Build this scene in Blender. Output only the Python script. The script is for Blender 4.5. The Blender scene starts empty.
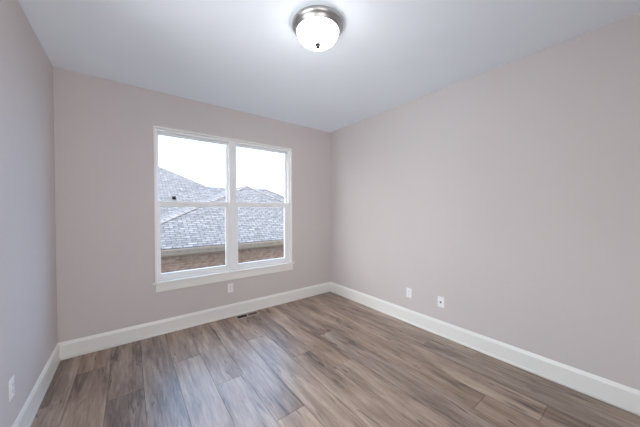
import bpy, bmesh, math, random
from mathutils import Vector, Matrix
random.seed(7)
C = bpy.context.scene.collection
S = bpy.context.scene

# ------------------------------------------------------------------ camera
W, H, YN = 3.3195, 2.74, -3.72          # room width, height, near wall
cam = bpy.data.cameras.new('camera')
cam.sensor_fit = 'HORIZONTAL'; cam.sensor_width = 36.0
cam.lens = 251.43 / 640.0 * 36.0
cam.clip_start = 0.02; cam.clip_end = 200
yaw, pitch, roll = 0.64786, -0.01292, -0.0029
fw = Vector((math.sin(yaw)*math.cos(pitch), math.cos(yaw)*math.cos(pitch), math.sin(pitch)))
rt = Vector((math.cos(yaw), -math.sin(yaw), 0)); up = rt.cross(fw)
r2 = rt*math.cos(roll) + up*math.sin(roll); u2 = -rt*math.sin(roll) + up*math.cos(roll)
co = bpy.data.objects.new('camera', cam); C.objects.link(co)
co.matrix_world = Matrix(((r2.x, u2.x, -fw.x, 0.5529), (r2.y, u2.y, -fw.y, -3.3601),
                          (r2.z, u2.z, -fw.z, 1.4030), (0, 0, 0, 1)))
S.camera = co

# ------------------------------------------------------------------ sky, exposure
# overcast sky: bluish ahead of the window, brighter white to the left, warm white behind the camera
SKY_AHEAD, SKY_LEFT, SKY_BEHIND = (2.1, 3.4, 5.3), (5.45, 5.55, 5.6), (3.45, 3.25, 3.2)
LAMP_POWER = 14.0
wd = bpy.data.worlds.new('overcast_sky'); S.world = wd; wd.use_nodes = True
nt = wd.node_tree; nt.nodes.clear()
tc = nt.nodes.new('ShaderNodeTexCoord'); sx = nt.nodes.new('ShaderNodeSeparateXYZ')
nt.links.new(tc.outputs['Generated'], sx.inputs[0])
last = None
for axis, colour in (('X', SKY_LEFT), ('Y', SKY_BEHIND)):
    mr = nt.nodes.new('ShaderNodeMapRange'); mr.inputs[1].default_value = -0.15; mr.inputs[2].default_value = -0.75
    nt.links.new(sx.outputs[axis], mr.inputs[0])
    rp = nt.nodes.new('ShaderNodeMix'); rp.data_type = 'RGBA'; rp.clamp_factor = True
    rp.inputs['A'].default_value = (*SKY_AHEAD, 1); rp.inputs['B'].default_value = (*colour, 1)
    if last: nt.links.new(last, rp.inputs['A'])
    nt.links.new(mr.outputs[0], rp.inputs['Factor']); last = rp.outputs['Result']
bg = nt.nodes.new('ShaderNodeBackground'); bg.inputs['Strength'].default_value = 1.0
wo = nt.nodes.new('ShaderNodeOutputWorld')
nt.links.new(last, bg.inputs['Color']); nt.links.new(bg.outputs[0], wo.inputs['Surface'])
S.view_settings.view_transform = 'Standard'; S.view_settings.look = 'None'
S.view_settings.gamma = 1.0; S.view_settings.use_curve_mapping = False
S.view_settings.exposure = 0.09
S.cycles.max_bounces = 12; S.cycles.diffuse_bounces = 8; S.cycles.transparent_max_bounces = 16
S.cycles.use_denoising = True
S.cycles.sample_clamp_indirect = 6.0

# ------------------------------------------------------------------ helpers
def bx(bm, x0, x1, y0, y1, z0, z1, mi=0):
    v = [bm.verts.new((x, y, z)) for x in (x0, x1) for y in (y0, y1) for z in (z0, z1)]
    for q in ((0,1,3,2), (4,6,7,5), (0,4,5,1), (2,3,7,6), (0,2,6,4), (1,5,7,3)):
        bm.faces.new([v[i] for i in q]).material_index = mi
    return v

def bevel(bm, w, seg=2):
    bmesh.ops.bevel(bm, geom=bm.edges[:], offset=w, segments=seg, affect='EDGES', profile=0.6)

def lathe(bm, prof, n=48, cap0=False, cap1=False):
    """revolve (radius, z) about z"""
    rings = []
    for r, z in prof:
        if r < 1e-6: rings.append([bm.verts.new((0, 0, z))])
        else: rings.append([bm.verts.new((r*math.cos(2*math.pi*i/n), r*math.sin(2*math.pi*i/n), z)) for i in range(n)])
    for a, b in zip(rings, rings[1:]):
        for i in range(n):
            j = (i+1) % n
            f = [a[i % len(a)], a[j % len(a)], b[j % len(b)], b[i % len(b)]]
            u = []
            for q in f:
                if q not in u: u.append(q)
            if len(u) > 2: bm.faces.new(u)
    if cap0 and len(rings[0]) > 2: bm.faces.new(rings[0][::-1])
    if cap1 and len(rings[-1]) > 2: bm.faces.new(rings[-1])

def prism(bm, prof, path, closed=True):
    """sweep a 2-D profile: path gives a function-free list of point lists"""
    rows = [[bm.verts.new(p) for p in ring] for ring in path]
    n = len(rows[0])
    for a, b in zip(rows, rows[1:]):
        for i in range(n):
            bm.faces.new((a[i], a[(i+1) % n], b[(i+1) % n], b[i]))
    bm.faces.new(rows[0][::-1]); bm.faces.new(rows[-1])

def obj(name, bm, mats, parent=None, smooth=False):
    bmesh.ops.recalc_face_normals(bm, faces=bm.faces[:])
    me = bpy.data.meshes.new(name); bm.to_mesh(me); bm.free()
    for m in (mats if isinstance(mats, (list, tuple)) else [mats]): me.materials.append(m)
    if smooth:
        for p in me.polygons: p.use_smooth = True
    o = bpy.data.objects.new(name, me); C.objects.link(o)
    if parent: o.parent = parent
    return o

def box_obj(name, dims, mat, parent=None, bev=0.0):
    bm = bmesh.new(); bx(bm, *dims)
    if bev: bevel(bm, bev)
    return obj(name, bm, mat, parent)

def tag(o, label, cat, group=None, kind=None):
    o['label'] = label; o['category'] = cat
    if group: o['group'] = group
    if kind: o['kind'] = kind
    return o

def empty(name, loc=(0, 0, 0), rz=0.0):
    o = bpy.data.objects.new(name, None); C.objects.link(o)
    o.empty_display_size = 0.05; o.location = loc; o.rotation_euler = (0, 0, rz)
    return o

# ------------------------------------------------------------------ materials
def mat(name, col, rough=0.5, metal=0.0, spec=0.5):
    m = bpy.data.materials.new(name); m.use_nodes = True
    b = m.node_tree.nodes['Principled BSDF']
    b.inputs['Base Color'].default_value = (*col, 1); b.inputs['Roughness'].default_value = rough
    b.inputs['Metallic'].default_value = metal; b.inputs['Specular IOR Level'].default_value = spec
    return m

def N(m, t): return m.node_tree.nodes.new(t)
def L(m, a, b): m.node_tree.links.new(a, b)

def paint(name, col, rough, bump=0.06, scale=220, spec=0.35):
    """rolled wall paint: faint mottling and orange-peel bump"""
    m = mat(name, col, rough, 0, spec); b = m.node_tree.nodes['Principled BSDF']
    t = N(m, 'ShaderNodeTexCoord')
    n1 = N(m, 'ShaderNodeTexNoise'); n1.inputs['Scale'].default_value = 1.7; n1.inputs['Detail'].default_value = 4
    mx = N(m, 'ShaderNodeMix'); mx.data_type = 'RGBA'
    mx.inputs['A'].default_value = (*[c*0.97 for c in col], 1); mx.inputs['B'].default_value = (*[min(1, c*1.03) for c in col], 1)
    L(m, t.outputs['Object'], n1.inputs['Vector']); L(m, n1.outputs['Fac'], mx.inputs['Factor']); L(m, mx.outputs['Result'], b.inputs['Base Color'])
    n2 = N(m, 'ShaderNodeTexNoise'); n2.inputs['Scale'].default_value = scale; n2.inputs['Detail'].default_value = 2
    bp = N(m, 'ShaderNodeBump'); bp.inputs['Strength'].default_value = bump; bp.inputs['Distance'].default_value = 0.002
    L(m, t.outputs['Object'], n2.inputs['Vector']); L(m, n2.outputs['Fac'], bp.inputs['Height']); L(m, bp.outputs[0], b.inputs['Normal'])
    return m

M = {}
M['wall'] = paint('greige_wall_paint', (0.61, 0.565, 0.56), 0.75)
M['ceiling'] = paint('flat_ceiling_paint', (0.84, 0.895, 0.965), 0.9, 0.12, 160)
M['trim'] = paint('white_trim_paint', (0.82, 0.815, 0.79), 0.32, 0.01, 60, 0.5)
M['vinyl'] = mat('white_vinyl', (0.85, 0.86, 0.87), 0.35)
M['plastic'] = mat('white_plastic', (0.86, 0.86, 0.87), 0.3)
M['slot'] = mat('black_slot', (0.012, 0.012, 0.012), 0.6)
M['screw'] = mat('painted_screw', (0.7, 0.7, 0.7), 0.35, 0.4)
M['grip'] = mat('grey_latch', (0.16, 0.16, 0.17), 0.5)
M['finial'] = mat('dark_finial', (0.02, 0.018, 0.017), 0.5, 0.0, 0.2)
M['vent_metal'] = mat('brown_vent_metal', (0.30, 0.225, 0.185), 0.45, 0.0)
M['vent_rim'] = mat('tan_vent_rim', (0.60, 0.50, 0.44), 0.4, 0.0)
M['duct'] = mat('duct_shade', (0.012, 0.009, 0.008), 0.8)
M['gutter'] = mat('tan_gutter', (0.29, 0.25, 0.205), 0.45)
M['fascia'] = mat('taupe_fascia', (0.20, 0.17, 0.14), 0.6)
M['vent_black'] = mat('black_roof_vent', (0.006, 0.006, 0.006), 0.9, 0, 0.1)

# brushed nickel: streaks around the rim
m = mat('brushed_nickel', (0.45, 0.44, 0.43), 0.28, 1.0); b = m.node_tree.nodes['Principled BSDF']
t = N(m, 'ShaderNodeTexCoord'); n = N(m, 'ShaderNodeTexNoise'); n.inputs['Scale'].default_value = 60
mp = N(m, 'ShaderNodeMapping'); mp.inputs['Scale'].default_value = (1, 1, 14)
r = N(m, 'ShaderNodeMapRange'); r.inputs[3].default_value = 0.22; r.inputs[4].default_value = 0.4
L(m, t.outputs['Object'], mp.inputs[0]); L(m, mp.outputs[0], n.inputs['Vector']); L(m, n.outputs['Fac'], r.inputs[0]); L(m, r.outputs[0], b.inputs['Roughness'])
M['nickel'] = m

# frosted lit glass
m = mat('lit_frosted_glass', (0.9, 0.9, 0.88), 0.4); b = m.node_tree.nodes['Principled BSDF']
b.inputs['Emission Color'].default_value = (1.0, 0.965, 0.94, 1); b.inputs['Emission Strength'].default_value = LAMP_POWER
M['bowl'] = m

# window glass: mostly clear, a little fresnel reflection
m = bpy.data.materials.new('clear_glass'); m.use_nodes = True; m.node_tree.nodes.clear()
o_ = N(m, 'ShaderNodeOutputMaterial'); mi = N(m, 'ShaderNodeMixShader'); tr = N(m, 'ShaderNodeBsdfTransparent')
gl = N(m, 'ShaderNodeBsdfGlossy'); gl.inputs['Roughness'].default_value = 0.01; fr = N(m, 'ShaderNodeFresnel'); fr.inputs['IOR'].default_value = 1.25
tr.inputs['Color'].default_value = (0.97, 0.985, 0.985, 1)
L(m, fr.outputs[0], mi.inputs[0]); L(m, tr.outputs[0], mi.inputs[1]); L(m, gl.outputs[0], mi.inputs[2]); L(m, mi.outputs[0], o_.inputs[0])
M['glass'] = m

# vinyl plank floor
m = mat('plank_floor', (0.25, 0.2, 0.17), 0.4); b = m.node_tree.nodes['Principled BSDF']
b.inputs['Specular IOR Level'].default_value = 1.0
at = N(m, 'ShaderNodeAttribute'); at.attribute_name = 'plank'
tc = N(m, 'ShaderNodeTexCoord'); of = N(m, 'ShaderNodeVectorMath'); of.operation = 'MULTIPLY_ADD'
L(m, at.outputs['Color'], of.inputs[0]); of.inputs[1].default_value = (7, 31, 13); L(m, tc.outputs['Object'], of.inputs[2])
def stretched(sc, scale, detail, rough=0.55, dist=0.0):
    mp = N(m, 'ShaderNodeMapping'); mp.inputs['Scale'].default_value = sc; L(m, of.outputs[0], mp.inputs[0])
    n = N(m, 'ShaderNodeTexNoise'); n.inputs['Scale'].default_value = scale; n.inputs['Detail'].default_value = detail
    n.inputs['Roughness'].default_value = rough; n.inputs['Distortion'].default_value = dist
    L(m, mp.outputs[0], n.inputs['Vector']); return n
broad = stretched((11, 1.3, 1), 1.0, 4, 0.55, 0.8)
grain = stretched((55, 4.0, 1), 1.0, 5, 0.65, 0.5)
fine = stretched((190, 9, 1), 1.0, 3, 0.6)
knot = stretched((19, 2.9, 1), 1.0, 2, 0.5, 1.0)
sep = N(m, 'ShaderNodeSeparateColor'); L(m, at.outputs['Color'], sep.inputs[0])
def math_(op, a, bv):
    q = N(m, 'ShaderNodeMath'); q.operation = op
    for i, v in enumerate((a, bv)):
        if isinstance(v, (int, float)): q.inputs[i].default_value = v
        else: L(m, v, q.inputs[i])
    return q.outputs[0]
tone = math_('ADD', math_('MULTIPLY', broad.outputs['Fac'], 1.05), math_('MULTIPLY', grain.outputs['Fac'], 0.65))
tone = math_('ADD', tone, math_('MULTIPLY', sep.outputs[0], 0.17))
tone = math_('ADD', tone, math_('MULTIPLY', fine.outputs['Fac'], 0.30))
tone = math_('SUBTRACT', tone, 0.585)
cr = N(m, 'ShaderNodeValToRGB'); L(m, tone, cr.inputs[0])
e = cr.color_ramp.elements
e[0].position = 0.22; e[0].color = (0.085, 0.050, 0.034, 1)
e[1].position = 0.78; e[1].color = (0.50, 0.37, 0.275, 1)
q = e.new(0.42); q.color = (0.235, 0.152, 0.106, 1)
q = e.new(0.58); q.color = (0.35, 0.242, 0.174, 1)
kr = N(m, 'ShaderNodeMapRange'); kr.inputs[1].default_value = 0.63; kr.inputs[2].default_value = 0.72; L(m, knot.outputs['Fac'], kr.inputs[0])
mk = N(m, 'ShaderNodeMix'); mk.data_type = 'RGBA'; L(m, kr.outputs[0], mk.inputs['Factor'])
L(m, cr.outputs[0], mk.inputs['A']); mk.inputs['B'].default_value = (0.055, 0.034, 0.028, 1)
hs = N(m, 'ShaderNodeHueSaturation'); L(m, mk.outputs['Result'], hs.inputs['Color'])
hv = N(m, 'ShaderNodeMapRange'); hv.inputs[3].default_value = 0.95; hv.inputs[4].default_value = 1.07; L(m, sep.outputs[1], hv.inputs[0]); L(m, hv.outputs[0], hs.inputs['Value'])
hq = N(m, 'ShaderNodeMapRange'); hq.inputs[3].default_value = 0.82; hq.inputs[4].default_value = 1.04; L(m, sep.outputs[2], hq.inputs[0]); L(m, hq.outputs[0], hs.inputs['Saturation'])
L(m, hs.outputs[0], b.inputs['Base Color'])
rr = N(m, 'ShaderNodeMapRange'); rr.inputs[3].default_value = 0.30; rr.inputs[4].default_value = 0.46; L(m, grain.outputs['Fac'], rr.inputs[0]); L(m, rr.outputs[0], b.inputs['Roughness'])
bp = N(m, 'ShaderNodeBump'); bp.inputs['Strength'].default_value = 0.10; bp.inputs['Distance'].default_value = 0.0015
L(m, fine.outputs['Fac'], bp.inputs['Height']); L(m, bp.outputs[0], b.inputs['Normal'])
M['floor'] = m
M['seam'] = mat('plank_seam', (0.06, 0.047, 0.04), 0.8)

# brick and shingles use the mesh's UV map in metres
def brickish(name, c1, c2, mortar, bw, bh, ms, bias, noise_amt, rough=0.85, sq=1.0):
    m = mat(name, c1, rough, 0, 0.1); b = m.node_tree.nodes['Principled BSDF']
    uv = N(m, 'ShaderNodeUVMap'); uv.uv_map = 'UVMap'
    br = N(m, 'ShaderNodeTexBrick'); br.inputs['Color1'].default_value = (*c1, 1); br.inputs['Color2'].default_value = (*c2, 1)
    br.inputs['Mortar'].default_value = (*mortar, 1); br.inputs['Scale'].default_value = 1.0
    br.inputs['Mortar Size'].default_value = ms; br.inputs['Brick Width'].default_value = bw; br.inputs['Row Height'].default_value = bh
    br.inputs['Bias'].default_value = bias; br.inputs['Mortar Smooth'].default_value = 0.3
    n = N(m, 'ShaderNodeTexNoise'); n.inputs['Scale'].default_value = 9; n.inputs['Detail'].default_value = 5
    hs = N(m, 'ShaderNodeHueSaturation'); r = N(m, 'ShaderNodeMapRange')
    r.inputs[1].default_value = 0.3; r.inputs[2].default_value = 0.7; r.inputs[3].default_value = 1-noise_amt; r.inputs[4].default_value = 1+noise_amt
    L(m, uv.outputs[0], br.inputs['Vector']); L(m, uv.outputs[0], n.inputs['Vector']); L(m, n.outputs['Fac'], r.inputs[0])
    L(m, r.outputs[0], hs.inputs['Value']); L(m, br.outputs['Color'], hs.inputs['Color']); L(m, hs.outputs[0], b.inputs['Base Color'])
    bp = N(m, 'ShaderNodeBump'); bp.inputs['Strength'].default_value = 0.4; bp.inputs['Distance'].default_value = 0.01; bp.invert = True
    L(m, br.outputs['Fac'], bp.inputs['Height']); L(m, bp.outputs[0], b.inputs['Normal'])
    return m
M['shingle'] = brickish('grey_shingles', (0.175, 0.163, 0.155), (0.275, 0.253, 0.24), (0.12, 0.113, 0.11), 0.21, 0.082, 0.014, 0.0, 0.24)
M['ridge_cap'] = brickish('ridge_cap_shingles', (0.23, 0.205, 0.19), (0.28, 0.25, 0.23), (0.17, 0.155, 0.145), 0.5, 0.2, 0.012, 0.0, 0.12)
M['brick'] = brickish('red_brown_brick', (0.34, 0.235, 0.19), (0.43, 0.335, 0.285), (0.40, 0.335, 0.29), 0.19, 0.062, 0.011, -0.1, 0.2)
M['grass'] = paint('grass', (0.07, 0.10, 0.04), 0.95, 0.5, 30)

# ------------------------------------------------------------------ room shell
T = 0.16
WX0, WX1, WZ0, WZ1 = 0.772, 2.553, 0.585, 2.351     # window opening in the back wall
def struct(o, label, cat): return tag(o, label, cat, None, 'structure')

bm = bmesh.new()
bx(bm, -T, WX0, 0, T, 0, H); bx(bm, WX1, W+T, 0, T, 0, H)
bx(bm, WX0, WX1, 0, T, 0, WZ0); bx(bm, WX0, WX1, 0, T, WZ1, H)
struct(obj('wall_back', bm, M['wall']), 'greige painted wall holding the double window', 'wall')
SY0, SY1, SZ0, SZ1 = -3.20, -1.45, 0.55, 2.50     # unseen window, added in the left wall to let fill light in
bm = bmesh.new()
bx(bm, -T, 0, YN, SY0, 0, H); bx(bm, -T, 0, SY1, 0, 0, H)
bx(bm, -T, 0, SY0, SY1, 0, SZ0); bx(bm, -T, 0, SY0, SY1, SZ1, H)
struct(obj('wall_left', bm, M['wall']), 'greige painted wall at the left edge, in bluish shade', 'wall')
struct(box_obj('wall_right', (W, W+T, YN, 0, 0, H), M['wall']), 'long bare greige painted wall on the right', 'wall')
bm = bmesh.new()                                   # wide unseen opening, added behind the camera for fill light
bx(bm, -T, 0.06, YN-T, YN, 0, H); bx(bm, 1.56, W+T, YN-T, YN, 0, H); bx(bm, 0.06, 1.56, YN-T, YN, 2.4, H)
struct(obj('wall_front', bm, M['wall']), 'greige painted wall behind the camera', 'wall')
struct(box_obj('ceiling', (-T, W+T, YN-T, T, H, H+0.12), M['ceiling']), 'flat white ceiling with one round light', 'ceiling')

# floor: every plank its own slab, laid along the depth of the room
bm = bmesh.new(); cl = bm.loops.layers.float_color.new('plank')
bx(bm, -T, W+T, YN-T, T, -0.16, -0.004, 1)
PW, PL, G = 0.2287, 1.83, 0.0012
known = {0: -0.95, 1: -1.72, 2: -0.715, 3: -1.262, 4: -1.862, 5: -0.738, 6: -1.305, 7: -1.655, 8: -1.12, 9: -2.61, 10: -2.92, 11: -1.93}
light = {(2, 1): 1.0, (3, 0): .6, (3, 1): 1.0, (4, 0): .6, (4, 1): 1.0, (5, 1): 0.95, (4, 2): .45, (6, 1): .55, (7, 1): .4, (2, 0): .2, (1, 0): .1, (0, 0): -.1, (1, 1): -.1, (0, 1): -.3}  # per-plank tone; centre planks also lightened to carry the window's sheen
for k in range(-2, 13):
    xa = 0.63 + (k-1)*PW; xb = xa + PW
    xa, xb = max(xa, 0.0), min(xb, W)
    if xb - xa < 0.01: continue
    y1, j = known.get(k, -random.uniform(.3, 1.7)), 0
    cuts = [0.0, y1]
    while cuts[-1] > YN: cuts.append(cuts[-1] - PL)
    for j, (a, c) in enumerate(zip(cuts, cuts[1:])):
        c = max(c, YN)
        if a - c < 0.01: continue
        n0 = len(bm.faces)
        bx(bm, xa+G, xb-G, c+G, a-G, -0.012, 0.0, 0)
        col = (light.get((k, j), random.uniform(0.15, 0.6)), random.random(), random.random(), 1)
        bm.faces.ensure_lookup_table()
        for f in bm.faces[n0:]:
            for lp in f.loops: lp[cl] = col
struct(obj('floor', bm, [M['floor'], M['seam']]), 'grey brown wood plank floor running towards the window', 'floor')

# baseboards with a sloped top and a shoe moulding at the floor
BH = 0.163
base_prof = [(0, 0), (0.013, 0), (0.013, BH-0.028), (0.011, BH-0.022), (0.005, BH-0.004), (0.003, BH), (0, BH)]
shoe_prof = [(0.013, 0), (0.024, 0), (0.0235, 0.007), (0.021, 0.013), (0.017, 0.0165), (0.013, 0.018)]
def run(bm, prof, side):
    if side == 'back': path = [[(d, -d, z) for d, z in prof], [(W-d, -d, z) for d, z in prof]]
    if side == 'left': path = [[(d, YN+d, z) for d, z in prof], [(d, -d, z) for d, z in prof]]
    if side == 'right': path = [[(W-d, YN+d, z) for d, z in prof], [(W-d, -d, z) for d, z in prof]]
    if side == 'front': path = [[(1.62, YN+d, z) for d, z in prof], [(W-d, YN+d, z) for d, z in prof]]
    prism(bm, prof, path)
for side, where in (('back', 'under the window'), ('left', 'along the shaded left wall'), ('right', 'along the long right wall'), ('front', 'behind the camera')):
    bm = bmesh.new(); run(bm, base_prof, side)
    bb = struct(obj('baseboard_' + side, bm, M['trim']), 'tall white baseboard ' + where, 'baseboard')
    bm = bmesh.new(); run(bm, shoe_prof, side); obj('shoe_moulding', bm, M['trim'], bb, True)

# ------------------------------------------------------------------ windows
def rect_frame(bm, x0, x1, z0, z1, y0, y1, l, r, b_, t_):
    """a picture frame in the x-z plane with four member widths"""
    bx(bm, x0, x0+l, y0, y1, z0, z1); bx(bm, x1-r, x1, y0, y1, z0, z1)
    bx(bm, x0+l, x1-r, y0, y1, z0, z0+b_); bx(bm, x0+l, x1-r, y0, y1, z1-t_, z1)

def double_hung(win, x0, x1, z0, z1, zr, lf, lu, ll, rf, ru, rl):
    """one unit: vinyl frame, upper sash set back, lower sash in front, each with its pane"""
    bm = bmesh.new(); rect_frame(bm, x0, x1, z0, z1, 0.022, 0.115, lf, rf, 0.018, 0.026)
    rect_frame(bm, x0+lf, x1-rf, z0+0.018, z1-0.026, 0.100, 0.112, 0.010, 0.010, 0.010, 0.010)
    obj('window_frame', bm, M['vinyl'], win)
    a, c = x0+lf+0.0005, x1-rf-0.0005
    bm = bmesh.new(); rect_frame(bm, a, c, zr, z1-0.0265, 0.066, 0.096, lu, ru, 0.036, 0.030); bevel(bm, 0.002, 1)
    us = obj('upper_sash', bm, M['vinyl'], win)
    box_obj('glass_pane', (a+0.010, c-0.010, zr+0.03, z1-0.05, 0.079, 0.083), M['glass'], us)
    bm = bmesh.new(); rect_frame(bm, a, c, z0+0.0185, zr+0.036, 0.032, 0.062, ll, rl, 0.060, 0.062); bevel(bm, 0.002, 1)
    ls = obj('lower_sash', bm, M['vinyl'], win)
    box_obj('glass_pane', (a+0.015, c-0.015, z0+0.07, zr-0.018, 0.045, 0.049), M['glass'], ls)
    for sx in (a+0.020, c-0.020):
        box_obj('tilt_latch', (sx-0.016, sx+0.016, 0.036, 0.058, zr+0.0365, zr+0.043), M['vinyl'], ls, 0.0015)
    lk = box_obj('sash_lock', ((a+c)/2-0.03, (a+c)/2+0.03, 0.040, 0.060, zr+0.0365, zr+0.046), M['vinyl'], ls, 0.003)
    return ls

win = struct(empty('window_1', ((WX0+WX1)/2, 0, WZ0)), 'white double window with four panes looking onto a shingled roof', 'window')
iw = []
Pinv = Vector(((WX0+WX1)/2, 0, WZ0))
def shift(p):
    for ch in p.children: ch.location = ch.location - Pinv if ch.parent == win else ch.location
J = 0.018
bm = bmesh.new()
bx(bm, WX0, WX0+J, -0.006, 0.15, 0.600, WZ1); bx(bm, WX1-J, WX1, -0.006, 0.15, 0.600, WZ1)
bx(bm, WX0+J, WX1-J, -0.010, 0.15, WZ1-J, WZ1)
obj('jamb', bm, M['trim'], win)
xm = 1.650
double_hung(win, WX0+J, xm-0.016, 0.600, WZ1-J, 1.476, 0.017, 0.016, 0.025, 0.024, 0.027, 0.048)
double_hung(win, xm+0.016, WX1-J, 0.600, WZ1-J, 1.476, 0.024, 0.029, 0.034, 0.030, 0.033, 0.064)
box_obj('mullion', (xm-0.016, xm+0.016, 0.016, 0.13, 0.600, WZ1-J), M['vinyl'], win)
bm = bmesh.new(); bx(bm, WX0-0.028, WX1+0.028, -0.030, -0.0004, 0.577, 0.599); bevel(bm, 0.004)
bx(bm, WX0, WX1, -0.002, 0.14, 0.586, 0.599)
obj('window_sill', bm, M['trim'], win)
bm = bmesh.new(); bx(bm, WX0+0.004, WX1+0.004, -0.015, -0.0002, 0.487, 0.577); bevel(bm, 0.002, 1)
obj('apron', bm, M['trim'], win)
shift(win)

w2 = struct(empty('fill_window', (0, (SY0+SY1)/2, SZ0)), 'unseen white window added in the left wall for fill light', 'window')  # added out of view to brighten the right wall
bm = bmesh.new()
for ya, yb in ((SY0, SY0+0.04), (SY1-0.04, SY1), ((SY0+SY1)/2-0.02, (SY0+SY1)/2+0.02)): bx(bm, -0.12, -0.03, ya, yb, SZ0, SZ1)
bx(bm, -0.12, -0.03, SY0, SY1, SZ0, SZ0+0.04); bx(bm, -0.12, -0.03, SY0, SY1, SZ1-0.04, SZ1)
f = obj('window_frame', bm, M['vinyl'], w2); f.location = (0, -(SY0+SY1)/2, -SZ0)
f = box_obj('glass_pane', (-0.08, -0.076, SY0+0.02, SY1-0.02, SZ0+0.02, SZ1-0.02), M['glass'], w2); f.location = (0, -(SY0+SY1)/2, -SZ0)

dr = struct(empty('fill_door', (0.81, YN, 0)), 'unseen white glass door added behind the camera for fill light', 'door')  # added out of view to light the room from behind
bm = bmesh.new(); rect_frame(bm, -0.75, 0.75, 0.0, 2.4, -0.12, -0.04, 0.045, 0.045, 0.03, 0.045); bx(bm, -0.03, 0.03, -0.10, -0.05, 0.03, 2.355)
obj('door_frame', bm, M['vinyl'], dr)
box_obj('glass_pane', (-0.72, 0.72, -0.082, -0.078, 0.02, 2.37), M['glass'], dr)

# ------------------------------------------------------------------ ceiling light
lamp = tag(empty('ceiling_light', (1.6425, -1.90, H)), 'round flush ceiling light with brushed nickel rim and lit white glass bowl', 'ceiling light')
bm = bmesh.new()
lathe(bm, [(0.140, -0.0005), (0.164, -0.0005), (0.173, -0.004), (0.180, -0.011), (0.1825, -0.018), (0.1825, -0.026), (0.178, -0.033),
           (0.171, -0.039), (0.164, -0.044), (0.158, -0.052), (0.155, -0.060), (0.152, -0.0645), (0.1495, -0.063), (0.1485, -0.050), (0.140, -0.02), (0.140, -0.0005)], 72)
obj('rim', bm, M['nickel'], lamp, True)
bm = bmesh.new()
prof = [(0.1475, -0.052)]
for i in range(0, 15):
    a = math.radians(90*i/14); prof.append((0.1475*math.cos(a)**0.75 if i < 14 else 0.0, -0.060 - 0.086*math.sin(a)))
lathe(bm, prof, 64)
obj('glass_bowl', bm, M['bowl'], lamp, True)
bm = bmesh.new()
lathe(bm, [(0.0, -0.1455), (0.019, -0.1455), (0.0215, -0.148), (0.0205, -0.152), (0.014, -0.156), (0.012, -0.159), (0.0145, -0.163), (0.0145, -0.168), (0.010, -0.173), (0.0, -0.176)], 24)
obj('finial', bm, M['finial'], lamp, True)

# ------------------------------------------------------------------ outlets
def outlet_base():
    """duplex outlet lying in x-z, facing -y, origin at the plate's centre on the wall"""
    root = empty('electrical_outlet')
    bm = bmesh.new(); bx(bm, -0.036, 0.036, -0.006, -0.0005, -0.058, 0.058); bevel(bm, 0.003)
    obj('cover_plate', bm, M['plastic'], root)
    for s in (1, -1):
        bm = bmesh.new()
        ring = []
        for i in range(24):
            a = 2*math.pi*i/24; x = 0.0172*math.cos(a); z = max(-0.0125, min(0.0125, 0.0172*math.sin(a)))
            ring.append((x, z + s*0.0195))
        fr_ = [bm.verts.new((x, -0.0085, z)) for x, z in ring]; bk = [bm.verts.new((x, -0.0055, z)) for x, z in ring]
        bm.faces.new(fr_)
        for i in range(24): bm.faces.new((fr_[i], fr_[(i+1) % 24], bk[(i+1) % 24], bk[i]))
        rc = obj('receptacle', bm, M['plastic'], root)
        bm = bmesh.new(); zc = s*0.0195
        bx(bm, -0.0075, -0.0052, -0.0089, -0.0084, zc-0.002, zc+0.007); bx(bm, 0.0052, 0.0075, -0.0089, -0.0084, zc-0.001, zc+0.006)
        bx(bm, -0.0025, 0.0025, -0.0089, -0.0084, zc-0.0095, zc-0.0045)
        obj('slots', bm, M['slot'], rc)
    bm = bmesh.new(); lathe(bm, [(0.0, -0.001), (0.0032, -0.001), (0.0032, 0.0005), (0.0, 0.0012)], 16)
    sc_ = obj('screw', bm, M['screw'], root, True); sc_.rotation_euler = (math.pi/2, 0, 0); sc_.location = (0, -0.0062, 0)
    return root
def dup(root):
    r_ = root.copy(); C.objects.link(r_)
    for ch in root.children:
        c_ = ch.copy(); C.objects.link(c_); c_.parent = r_
        for g in ch.children:
            d_ = g.copy(); C.objects.link(d_); d_.parent = c_
    return r_
GRP = 'duplex outlets on the walls'
o1 = outlet_base(); o1.location = (1.604, 0, 0.378)
tag(o1, 'white duplex outlet on the back wall, low under the window sill', 'outlet', GRP)
o2 = dup(o1); o2.location = (W, -1.540, 0.372); o2.rotation_euler = (0, 0, -math.pi/2)
tag(o2, 'white duplex outlet on the right wall, nearer the far corner', 'outlet', GRP)
o3 = dup(o1); o3.location = (0, -1.155, 0.390); o3.rotation_euler = (0, 0, math.pi/2)
tag(o3, 'white duplex outlet on the shaded left wall, at the photo edge', 'outlet', GRP)

# cable jack plate
cj = tag(empty('cable_jack_plate', (W, -1.943, 0.374), -math.pi/2), 'white wall plate with one small black jack on the right wall', 'jack plate')
bm = bmesh.new(); bx(bm, -0.037, 0.037, -0.006, -0.0005, -0.059, 0.059); bevel(bm, 0.003); obj('cover_plate', bm, M['plastic'], cj)
bm = bmesh.new(); bx(bm, -0.0115, 0.0115, -0.0085, -0.0055, -0.0145, 0.0105); bevel(bm, 0.001, 1); jk = obj('jack', bm, M['plastic'], cj)
bm = bmesh.new(); bx(bm, -0.0085, 0.0085, -0.0090, -0.0080, -0.0115, 0.0065); obj('jack_opening', bm, M['slot'], jk)
for s in (1, -1):
    bm = bmesh.new(); lathe(bm, [(0.0, -0.001), (0.0032, -0.001), (0.0032, 0.0005), (0.0, 0.0012)], 16)
    sc_ = obj('screw', bm, M['screw'], cj, True); sc_.rotation_euler = (math.pi/2, 0, 0); sc_.location = (0, -0.0062, s*0.042)

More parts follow.
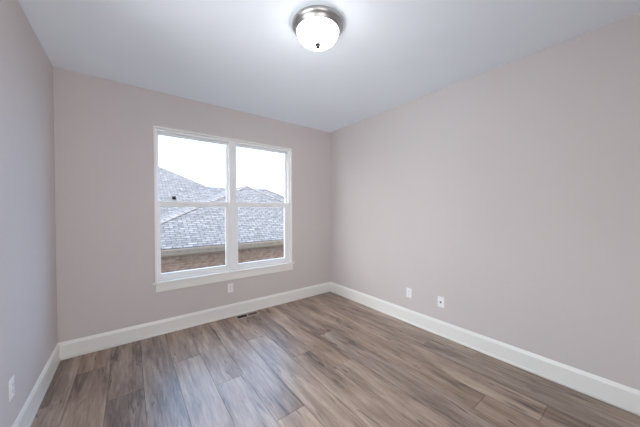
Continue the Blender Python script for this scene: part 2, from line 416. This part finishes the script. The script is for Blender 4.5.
# floor vent
fv = tag(empty('floor_vent', (1.795, -0.104, 0.0)), 'brown metal floor register set along the back wall baseboard', 'floor vent')
fx, fy = 0.150, 0.056
bm = bmesh.new()
bx(bm, -fx, fx, -fy, -fy+0.014, 0.0005, 0.006); bx(bm, -fx, fx, fy-0.010, fy, 0.0005, 0.006)
bx(bm, -fx, -fx+0.010, -fy+0.010, fy-0.010, 0.0005, 0.006); bx(bm, fx-0.010, fx, -fy+0.010, fy-0.010, 0.0005, 0.006)
bx(bm, -0.006, 0.006, -fy+0.010, fy-0.010, 0.0005, 0.006)
obj('vent_frame', bm, M['vent_rim'], fv)
box_obj('duct_shade_plate', (-fx+0.008, fx-0.008, -fy+0.008, fy-0.008, 0.0004, 0.0010), M['duct'], fv)  # dark plate laid on the floor for the shade inside the duct
for bank, tilt, step in ((-1, 0, 0.046), (1, -1, 0.0115)):
    x = 0.012 + step*0.5
    while x < fx-0.016:
        c = bank*x; hw, d = (0.004, 0.0045*tilt) if tilt else (0.0008, 0.0)
        bm = bmesh.new()
        prism(bm, None, [[(c-hw, y, 0.0036-d*0.5), (c+hw, y, 0.0036+d*0.5), (c+hw, y, 0.0024+d*0.5), (c-hw, y, 0.0024-d*0.5)] for y in (-fy+0.0101, fy-0.0101)])
        obj('louver', bm, M['vent_metal'], fv)
        x += step

# ------------------------------------------------------------------ outside: the house next door
struct(box_obj('ground', (-30, 40, T+0.3, 50, -3.2, -3.0), M['grass']), 'lawn between the two houses', 'ground')
for side, x0, x1 in (('left', -9.0, -T-0.001), ('right', W+T+0.001, 13.0)):    # unseen outside walls of this house, added to shade the neighbour's brick
    bm = bmesh.new(); uvl = bm.loops.layers.uv.new('UVMap'); bx(bm, x0, x1, 0.0, T, -3.0, 0.5)
    for f in bm.faces:
        for lp in f.loops: lp[uvl].uv = (lp.vert.co.x, lp.vert.co.z)
    struct(obj('wall_outside_' + side, bm, M['brick']), 'brick outside wall of the house, out of view, added to shade the house next door', 'wall')
bm = bmesh.new(); uvl = bm.loops.layers.uv.new('UVMap'); bx(bm, -T, W+T, 0.0, T, -3.0, -0.17)
for f in bm.faces:
    for lp in f.loops: lp[uvl].uv = (lp.vert.co.x, lp.vert.co.z)
struct(obj('wall_outside_below', bm, M['brick']), 'brick outside wall below the room, out of view', 'wall')
hz = empty('neighbour_house', (3.5, 3.4, -3.0))
tag(hz, 'brick house next door under a grey shingled hip roof, outside the window', 'house')
off = Vector((3.5, 3.4, -3.0))
def slab(faces, thick=0.10):
    """roof planes with UVs in metres along the eave and up the slope, given real thickness"""
    bm = bmesh.new(); uvl = bm.loops.layers.uv.new('UVMap')
    for pts in faces:
        P = [Vector(p)-off for p in pts]
        nrm = Vector((0, 0, 0))
        for i in range(len(P)):
            nrm += (P[i]-P[0]).cross(P[(i+1) % len(P)]-P[0])
        nrm.normalize()
        if nrm.z < 0: nrm = -nrm; P = P[::-1]
        hdir = Vector((0, 0, 1)).cross(nrm)
        hdir = Vector((1, 0, 0)) if hdir.length < 1e-4 else hdir.normalized()
        vdir = nrm.cross(hdir)
        vs = [bm.verts.new(p) for p in P]; f0 = bm.faces.new(vs)
        lo = [bm.verts.new(p-Vector((0, 0, thick))) for p in P]
        fs = [f0, bm.faces.new(lo[::-1])] + [bm.faces.new((vs[i], lo[i], lo[(i+1) % len(P)], vs[(i+1) % len(P)])) for i in range(len(P))]
        for f in fs:
            for lp in f.loops: lp[uvl].uv = (lp.vert.co.dot(hdir), lp.vert.co.dot(vdir))
    return bm
def roof(name, faces, m=M['shingle'], parent=hz):
    return obj(name, slab(faces), m, parent)
def cap(name, a, c, parent):
    """row of cap shingles along a hip or ridge"""
    a, c = Vector(a)-off, Vector(c)-off
    d = (c-a).normalized(); s = d.cross(Vector((0, 0, 1))).normalized(); u = s.cross(d)
    bm = bmesh.new(); uvl = bm.loops.layers.uv.new('UVMap')
    n_ = max(2, int((c-a).length/0.14)); rows = []
    for i in range(n_):
        p0 = a + (c-a)*(i/n_); p1 = a + (c-a)*((i+1.25)/n_)
        lift = 0.012
        ring0 = [p0 + s*k*0.11 + u*(z+lift) for k, z in ((-1, -0.045), (0, 0.0), (1, -0.045))]
        ring1 = [p1 + s*k*0.11 + u*(z+lift-0.014) for k, z in ((-1, -0.045), (0, 0.0), (1, -0.045))]
        t0 = [bm.verts.new(q_) for q_ in ring0]; t1 = [bm.verts.new(q_) for q_ in ring1]
        b0 = [bm.verts.new(q_-u*0.012) for q_ in ring0]
        for i2 in (0, 1):
            bm.faces.new((t0[i2], t0[i2+1], t1[i2+1], t1[i2])); bm.faces.new((b0[i2], b0[i2+1], t0[i2+1], t0[i2]))
    for f in bm.faces:
        for lp in f.loops: lp[uvl].uv = (lp.vert.co.dot(s), lp.vert.co.dot(d))
    return obj(name, bm, M['ridge_cap'], parent)

E_ = 0.575
A_, P_, B_ = (-0.25, 3.0, E_), (3.96, 5.63, 2.32), (7.30, 3.0, E_)
wing = roof('wing_roof', [[A_, B_, P_], [A_, P_, (3.96, 9.0, 2.32), (-0.25, 9.0, E_)], [B_, (7.30, 9.0, E_), (3.96, 9.0, 2.32), P_]])
cap('hip_cap', A_, P_, wing); cap('hip_cap', P_, B_, wing)
main = roof('main_roof', [[(-9, 4.5, 0.6), (3.9, 4.5, 0.6), (3.9, 7.43, 2.36), (3.07, 7.43, 2.36), (-1.6, 11.82, 4.99), (-9, 11.82, 4.99)],
                          [(3.07, 7.43, 2.36), (6.0, 7.45, 0.6), (6.0, 11.82, 0.6), (-1.6, 11.82, 4.99)]])
cap('hip_cap', (3.07, 7.43, 2.36), (-1.6, 11.82, 4.99), main)
A2, P2, B2 = (1.7, 3.97, 0.60), (5.2, 6.6, 2.32), (8.55, 3.97, 0.60)
rear = roof('rear_roof', [[(4.6, 6.6, 2.30), P2, B2, (5.6, 3.97, 0.60)], [P2, (5.2, 10, 2.32), (8.55, 10, 0.6), B2], [P2, (4.6, 6.6, 2.30), (4.6, 10, 2.30), (5.2, 10, 2.32)]])
cap('hip_cap', P2, B2, rear)

def loc_box(name, d, m, parent=hz, uvs=False):
    bm = bmesh.new(); bx(bm, d[0]-off.x, d[1]-off.x, d[2]-off.y, d[3]-off.y, d[4]-off.z, d[5]-off.z)
    if uvs:
        uvl = bm.loops.layers.uv.new('UVMap')
        for f in bm.faces:
            nn = f.normal if f.normal.length > 0 else Vector((0, 1, 0)); f.normal_update(); nn = f.normal
            for lp in f.loops:
                p = lp.vert.co
                lp[uvl].uv = (p.y, p.z) if abs(nn.x) > 0.5 else (p.x, p.z)
    return obj(name, bm, m, parent)
loc_box('brick_wall', (0.4, 6.65, 3.66, 8.6, -3.0, 0.42), M['brick'], hz, True)
loc_box('soffit', (-0.2, 7.25, 3.115, 3.66, 0.395, 0.42), M['fascia'])
loc_box('fascia', (-0.22, 7.27, 3.09, 3.115, 0.38, 0.56), M['fascia'])
gp = [(3.09, 0.56), (3.09, 0.400), (3.045, 0.400), (3.020, 0.440), (3.000, 0.495), (2.990, 0.520), (2.978, 0.530), (2.978, 0.556), (2.990, 0.556), (2.992, 0.534), (3.004, 0.522), (3.060, 0.42), (3.080, 0.42), (3.080, 0.56)]
bm = bmesh.new(); prism(bm, gp, [[(x-off.x, y-off.y, z-off.z) for y, z in gp] for x in (-0.25, 7.3)])
obj('gutter', bm, M['gutter'], hz)
# small black vent on the far slope
bm = bmesh.new(); cx, cy = 1.77, 6.53; cz = 0.6 + 0.6*(cy-4.5)
prism(bm, None, [[(x-off.x, y-off.y, z-off.z) for y, z in ((cy-0.06, cz-0.05), (cy-0.06, cz+0.03), (cy+0.0, cz+0.075), (cy+0.06, cz+0.07), (cy+0.06, cz+0.0))] for x in (cx-0.05, cx+0.05)])
obj('roof_vent', bm, M['vent_black'], hz)
